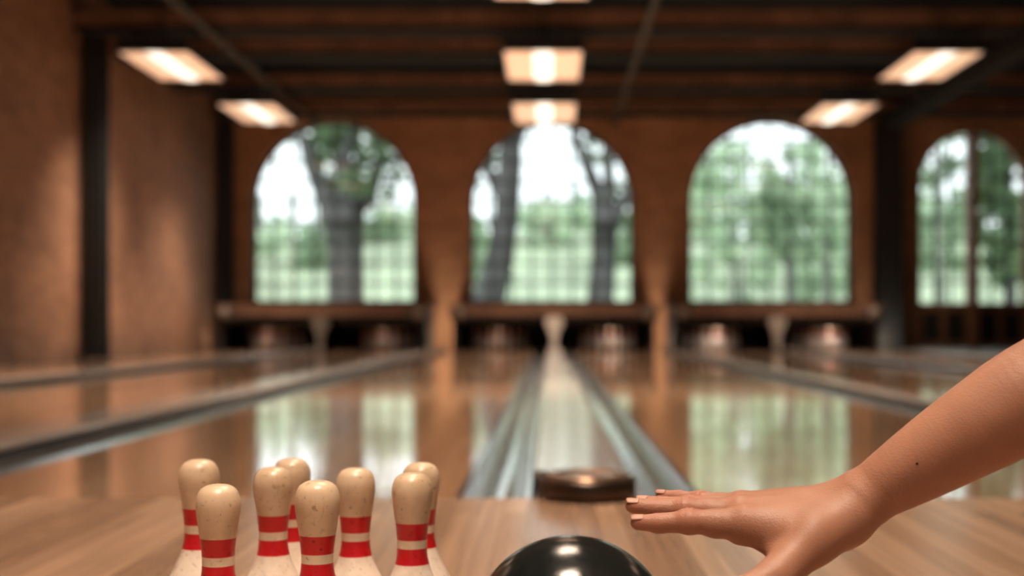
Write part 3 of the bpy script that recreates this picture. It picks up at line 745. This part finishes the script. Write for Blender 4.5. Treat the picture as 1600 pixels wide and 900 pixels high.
# mole on the forearm: found by stepping along the sight line onto the skin
d0 = np.array(at(1433, 724, 1.0)) - np.array((0, 0, H)); d0 /= np.linalg.norm(d0); t = 0.95
for _ in range(60): t += float(body((np.array((0, 0, H)) + d0 * t)[None])[0]) * 0.8
mo = MB(); c = np.array((0, 0, H)) + d0 * t
mo.lathe([(0.0004, -0.0011), (0.0011, -0.0005), (0.0013, 0.0), (0.0011, 0.0005), (0.0004, 0.0011)], 12)
tag(mo.build('mole', M['mole'], person, c.tolist()), 'small dark mole on the forearm')

# ------------------------------------------------------------------ outdoors
def hill_z(x, y):
    t = min(max((y - 34) / 40, 0), 1); s = t * t * (3 - 2 * t)
    return -0.2 + 5.6 * s + 0.25 * math.sin(x * 0.21 + 1.3) * s + 0.2 * math.sin(y * 0.33)*s
hm = MB(); nx, ny = 60, 40
xs = [-45 + 110 * i / nx for i in range(nx + 1)]; ys = [YB + 0.46 + 75 * j / ny for j in range(ny + 1)]
hm.add([(x, y, hill_z(x, y)) for y in ys for x in xs], [(j * (nx + 1) + i, j * (nx + 1) + i + 1, (j + 1) * (nx + 1) + i + 1, (j + 1) * (nx + 1) + i) for j in range(ny) for i in range(nx)], True)
tag(hm.build('lawn', M['lawn']), 'sunlit green lawn rising behind the windows', kind='structure')

def crown(clusters, size, density, material, parent, name='crown'):
    """leaves scattered through round clusters (centre, radius), in the parent's space"""
    vs, fs = [], []
    for c, r in clusters:
        n = int(density * r ** 2)
        d = rng.normal(size=(n, 3)); d /= np.linalg.norm(d, axis=1)[:, None]
        p = np.array(c) + d * (r * rng.random(n) ** 0.45)[:, None] * np.array((1, 1, 0.85))
        a = rng.normal(size=(n, 3)); a /= np.linalg.norm(a, axis=1)[:, None]
        b = np.cross(a, rng.normal(size=(n, 3))); b /= np.linalg.norm(b, axis=1)[:, None]
        s = size * (0.6 + 0.8 * rng.random(n))[:, None]
        k = len(vs)
        for i in range(n):
            q = p[i]; u = a[i] * s[i]; v = b[i] * s[i] * 0.5
            vs += [q - u, q - v * 0.9 - u * 0.1, q + u, q + v * 0.9 - u * 0.1]; fs.append((k + 4 * i, k + 4 * i + 1, k + 4 * i + 2, k + 4 * i + 3))
    mb = MB(); mb.v = [tuple(v) for v in vs]; mb.f = fs; mb.smooth = [False] * len(fs)
    return mb.build(name, material, parent)

def tree(base, trunk, branches, clusters, leaf, bark, label, size=0.16, density=150, name='tree'):
    """trunk / branches: lists of ((x, y, z), radius); all in world space"""
    root = empty(name, base); tag(root, label, 'tree', 'trees outside the windows'); inv = Vector((-base[0], -base[1], -base[2]))
    L_ = lambda p: Vector(p) + inv
    if trunk:
        MB().tube([L_(p) for p, r in trunk], [r for p, r in trunk], 14).build('trunk', M[bark], root)
    for br in branches: MB().tube([L_(p) for p, r in br], [r for p, r in br], 10).build('branch', M[bark], root)
    crown([(L_(c), r) for c, r in clusters], size, density, M[leaf], root)
    return root

def pxs(Y, items): return [(tuple(at(a, b, Y + dy)), r * Y / F) for a, b, dy, r in items]
# tree in the left window: forked trunk
Y = 30.0; g = hill_z(-4.6, Y)
T0 = at(541, 530, Y)
tree((T0.x, Y, g), pxs(Y, [(541, 530, 0, 34), (541, 470, 0, 29), (540, 400, 0, 28), (538, 345, 0, 33)]),
     [pxs(Y, [(534, 365, 0, 22), (508, 310, -.2, 15), (484, 255, -.3, 11), (470, 205, -.4, 7), (455, 165, -.4, 5)]),
      pxs(Y, [(545, 365, 0, 22), (572, 315, .2, 15), (590, 268, .3, 10), (600, 220, .4, 7), (618, 170, .4, 4)]),
      pxs(Y, [(538, 350, 0, 20), (536, 290, 0, 14), (538, 220, 0, 10), (541, 150, 0, 7), (541, 110, 0, 5)])],
     pxs(Y, [(485, 205, 0, 34), (505, 235, 1, 26), (525, 200, -1, 24), (560, 250, 1, 34), (585, 230, -1, 28), (520, 285, .5, 26), (545, 310, 1, 34), (575, 290, -.5, 24), (610, 275, 0, 22), (470, 160, 0, 60), (560, 140, 0, 60), (625, 215, 1, 22), (500, 265, 0, 18), (640, 160, 0, 50), (550, 360, 1, 22), (600, 250, 1, 16), (540, 215, 1, 30), (515, 215, -1, 26), (570, 270, .5, 26), (488, 235, 1, 22), (548, 285, -1, 26), (592, 215, 0, 20), (530, 250, 1.5, 26), (620, 245, 1, 20), (560, 335, .5, 20), (555, 195, 1, 26), (505, 185, 0.5, 28), (608, 300, 1, 15), (500, 290, 1.5, 15)]),
     'leaf_dark', 'bark', 'large dark tree with a forked trunk outside the left arched window', 0.15, 300)
# two trees in the middle window
T0 = at(765, 530, 28)
tree((T0.x, 28.0, hill_z(T0.x, 28)), pxs(28, [(752, 540, 0, 28), (764, 470, 0, 26), (782, 400, 0, 22), (792, 330, 0, 20), (797, 260, 0, 19), (800, 180, 0, 16)]),
     [pxs(28, [(790, 320, 0, 12), (765, 270, 0, 9), (738, 235, 0, 5)]), pxs(28, [(796, 260, 0, 9), (812, 215, .2, 7), (835, 165, .3, 5)])],
     pxs(28, [(760, 225, 0, 17), (745, 290, .5, 17), (785, 245, 0, 16), (790, 300, 1, 16), (760, 180, 0, 50), (800, 150, 0, 45), (748, 260, 0, 10), (775, 350, 1, 14), (782, 275, 1, 18), (765, 205, 1, 22), (790, 210, 0, 18), (742, 255, 1, 12), (770, 255, 1, 14)]),
     'leaf_dark', 'bark', 'dark leaning tree at the left side of the middle arched window', 0.13, 300)
T0 = at(938, 530, 29)
tree((T0.x, 29.0, hill_z(T0.x, 29)), pxs(29, [(936, 540, 0, 26), (938, 470, 0, 22), (944, 400, 0, 19), (946, 350, 0, 20)]),
     [pxs(29, [(942, 360, 0, 16), (938, 310, 0, 13), (918, 260, 0, 10), (900, 215, 0, 8), (885, 160, 0, 5)]),
      pxs(29, [(950, 362, 0, 15), (968, 325, 0, 10), (990, 290, 0, 7), (1015, 250, 0, 5)]), pxs(29, [(944, 350, 0, 12), (952, 290, 0, 10), (948, 230, 0, 8), (940, 150, 0, 5)])],
     pxs(29, [(945, 250, 0, 18), (950, 300, 0, 22), (975, 345, 0, 16), (925, 215, 0, 12), (960, 210, 1, 18), (985, 270, 0, 14), (905, 185, 0, 16), (955, 160, 0, 45), (1000, 200, 0, 30), (930, 280, 0, 10), (1010, 330, 0, 25), (940, 215, 1, 18), (970, 240, 1, 15), (960, 320, 1, 16), (975, 300, 0, 14), (930, 240, 1, 14), (985, 235, 0, 12)]),
     'leaf_dark', 'bark', 'dark forked tree at the right side of the middle arched window', 0.13, 300)
# pale foliage filling the right window
def rnd_clusters(Y, x0, x1, yt, yb, n, r0, r1, keep=lambda a, b: True):
    out = []
    while len(out) < n:
        a, b = random.uniform(x0, x1), random.uniform(yt, yb)
        if keep(a, b): out.append((a, b, random.uniform(-1.6, 1.6), random.uniform(r0, r1)))
    return pxs(Y, out)
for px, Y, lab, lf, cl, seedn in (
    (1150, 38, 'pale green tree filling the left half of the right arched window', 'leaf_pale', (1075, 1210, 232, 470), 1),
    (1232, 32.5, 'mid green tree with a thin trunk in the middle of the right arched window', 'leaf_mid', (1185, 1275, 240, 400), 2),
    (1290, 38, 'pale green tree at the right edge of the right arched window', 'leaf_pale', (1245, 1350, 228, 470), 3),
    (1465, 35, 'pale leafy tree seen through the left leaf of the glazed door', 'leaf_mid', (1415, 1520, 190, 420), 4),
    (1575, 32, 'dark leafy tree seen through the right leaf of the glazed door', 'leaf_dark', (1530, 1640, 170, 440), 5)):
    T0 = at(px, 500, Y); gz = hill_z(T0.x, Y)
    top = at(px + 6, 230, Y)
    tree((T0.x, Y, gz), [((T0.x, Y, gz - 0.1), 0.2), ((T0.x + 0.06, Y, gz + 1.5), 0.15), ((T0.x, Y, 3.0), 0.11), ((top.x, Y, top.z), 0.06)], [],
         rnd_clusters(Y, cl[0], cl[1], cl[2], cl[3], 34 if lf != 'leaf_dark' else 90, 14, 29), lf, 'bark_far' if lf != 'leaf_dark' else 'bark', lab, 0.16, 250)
# far tree line on the rise
TL = [(405, 58, 352, 'leaf_pale'), (455, 60, 345, 'leaf_pale'), (600, 57, 330, 'leaf_mid'), (650, 60, 315, 'leaf_pale'), (500, 62, 350, 'leaf_mid'), (850, 58, 318, 'leaf_pale'), (900, 60, 305, 'leaf_pale'), (985, 57, 330, 'leaf_mid'), (1100, 60, 300, 'leaf_pale'), (1200, 58, 290, 'leaf_mid'), (1310, 60, 280, 'leaf_pale'), (1440, 58, 300, 'leaf_pale'), (1500, 60, 320, 'leaf_mid'), (1600, 58, 300, 'leaf_mid'), (340, 60, 380, 'leaf_mid'), (740, 60, 340, 'leaf_mid')]
places = {405: 'far left in the left window', 455: 'below the bright sky in the left window', 600: 'right of the forked trunk in the left window', 650: 'at the right edge of the left window', 500: 'just left of the forked trunk',
          850: 'below the bright sky in the middle window', 900: 'left of the forked tree in the middle window', 985: 'at the right edge of the middle window', 1100: 'at the left edge of the right window', 1200: 'in the middle of the right window', 1310: 'at the right edge of the right window',
          1440: 'at the left edge of the glazed door', 1500: 'left of the post of the glazed door', 1600: 'behind the right leaf of the glazed door', 340: 'left of the left window', 740: 'at the left edge of the middle window'}
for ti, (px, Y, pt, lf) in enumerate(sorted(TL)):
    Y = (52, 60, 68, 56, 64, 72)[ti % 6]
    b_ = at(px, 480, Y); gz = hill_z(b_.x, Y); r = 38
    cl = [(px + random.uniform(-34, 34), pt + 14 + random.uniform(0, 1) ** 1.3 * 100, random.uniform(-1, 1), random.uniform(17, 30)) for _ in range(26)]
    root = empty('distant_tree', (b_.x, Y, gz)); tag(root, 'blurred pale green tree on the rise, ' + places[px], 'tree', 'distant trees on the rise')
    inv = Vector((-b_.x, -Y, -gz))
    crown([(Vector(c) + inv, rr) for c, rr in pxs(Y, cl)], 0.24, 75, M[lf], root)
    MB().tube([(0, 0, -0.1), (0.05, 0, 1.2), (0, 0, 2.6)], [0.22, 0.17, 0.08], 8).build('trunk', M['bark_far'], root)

# ------------------------------------------------------------------ light
wd = bpy.data.worlds.new('sky'); scene.world = wd; wd.use_nodes = True
nt = wd.node_tree; bg = nt.nodes['Background']
tc = N(nt, 'ShaderNodeTexCoord'); nz = N(nt, 'ShaderNodeTexNoise', Scale=2.0, Detail=4.0); L(nt, tc.outputs['Generated'], nz.inputs['Vector'])
L(nt, ramp(nt, nz.outputs['Fac'], [(0.3, (0.86, 0.95, 0.98)), (0.7, (0.97, 1.0, 1.0))]), bg.inputs['Color'])
bg.inputs['Strength'].default_value = 2.35
sd = bpy.data.lights.new('sun', 'SUN'); sd.energy = 3.0; sd.angle = math.radians(12); sd.color = (1.0, 0.97, 0.90)
so = bpy.data.objects.new('sun', sd); COL.objects.link(so); so.rotation_euler = (math.radians(48), 0, math.radians(-25))
bpy.context.view_layer.update()
for ob in LIGHTS:
    if ob.name.startswith('lamp_light'):
        ob.data = ob.data.copy(); ob.data.energy = (185 if ob.matrix_world.translation.y < 9 else 125) if ob.matrix_world.translation.y > 4.5 else 70
        if ob.matrix_world.translation.y > 19: ob.data.energy = 95; ob.data.spread = math.radians(90)
# added lights without fixtures, brightening the brick piers between the pin machines
for x, e in ((-1.78, 17), (1.85, 17), (5.56, 7), (-5.52, 2)):
    wl = bpy.data.lights.new('pier_fill_light', 'AREA'); wl.shape = 'RECTANGLE'; wl.size = 0.22; wl.size_y = 0.12; wl.energy = e; wl.color = (1.0, 0.78, 0.56)
    wo = bpy.data.objects.new('pier_fill_light', wl); COL.objects.link(wo); wo.location = (x, 22.05, 0.06); wo.rotation_euler = (math.radians(180 - 40) , 0, 0)
# added cool fill light behind the viewer, with no opening in the wall
ad = bpy.data.lights.new('rear_fill_light', 'AREA'); ad.shape = 'RECTANGLE'; ad.size = 7; ad.size_y = 2.2; ad.energy = 10; ad.color = (0.88, 0.95, 1.0)
ao = bpy.data.objects.new('rear_fill_light', ad); COL.objects.link(ao); ao.location = (0.5, YF + 0.05, 1.6); ao.rotation_euler = (PI / 2, 0, 0)

vs_ = scene.view_settings
vs_.view_transform = 'Standard'; vs_.look = 'None'; vs_.gamma = 1.0; vs_.exposure = 0.0; vs_.use_curve_mapping = False
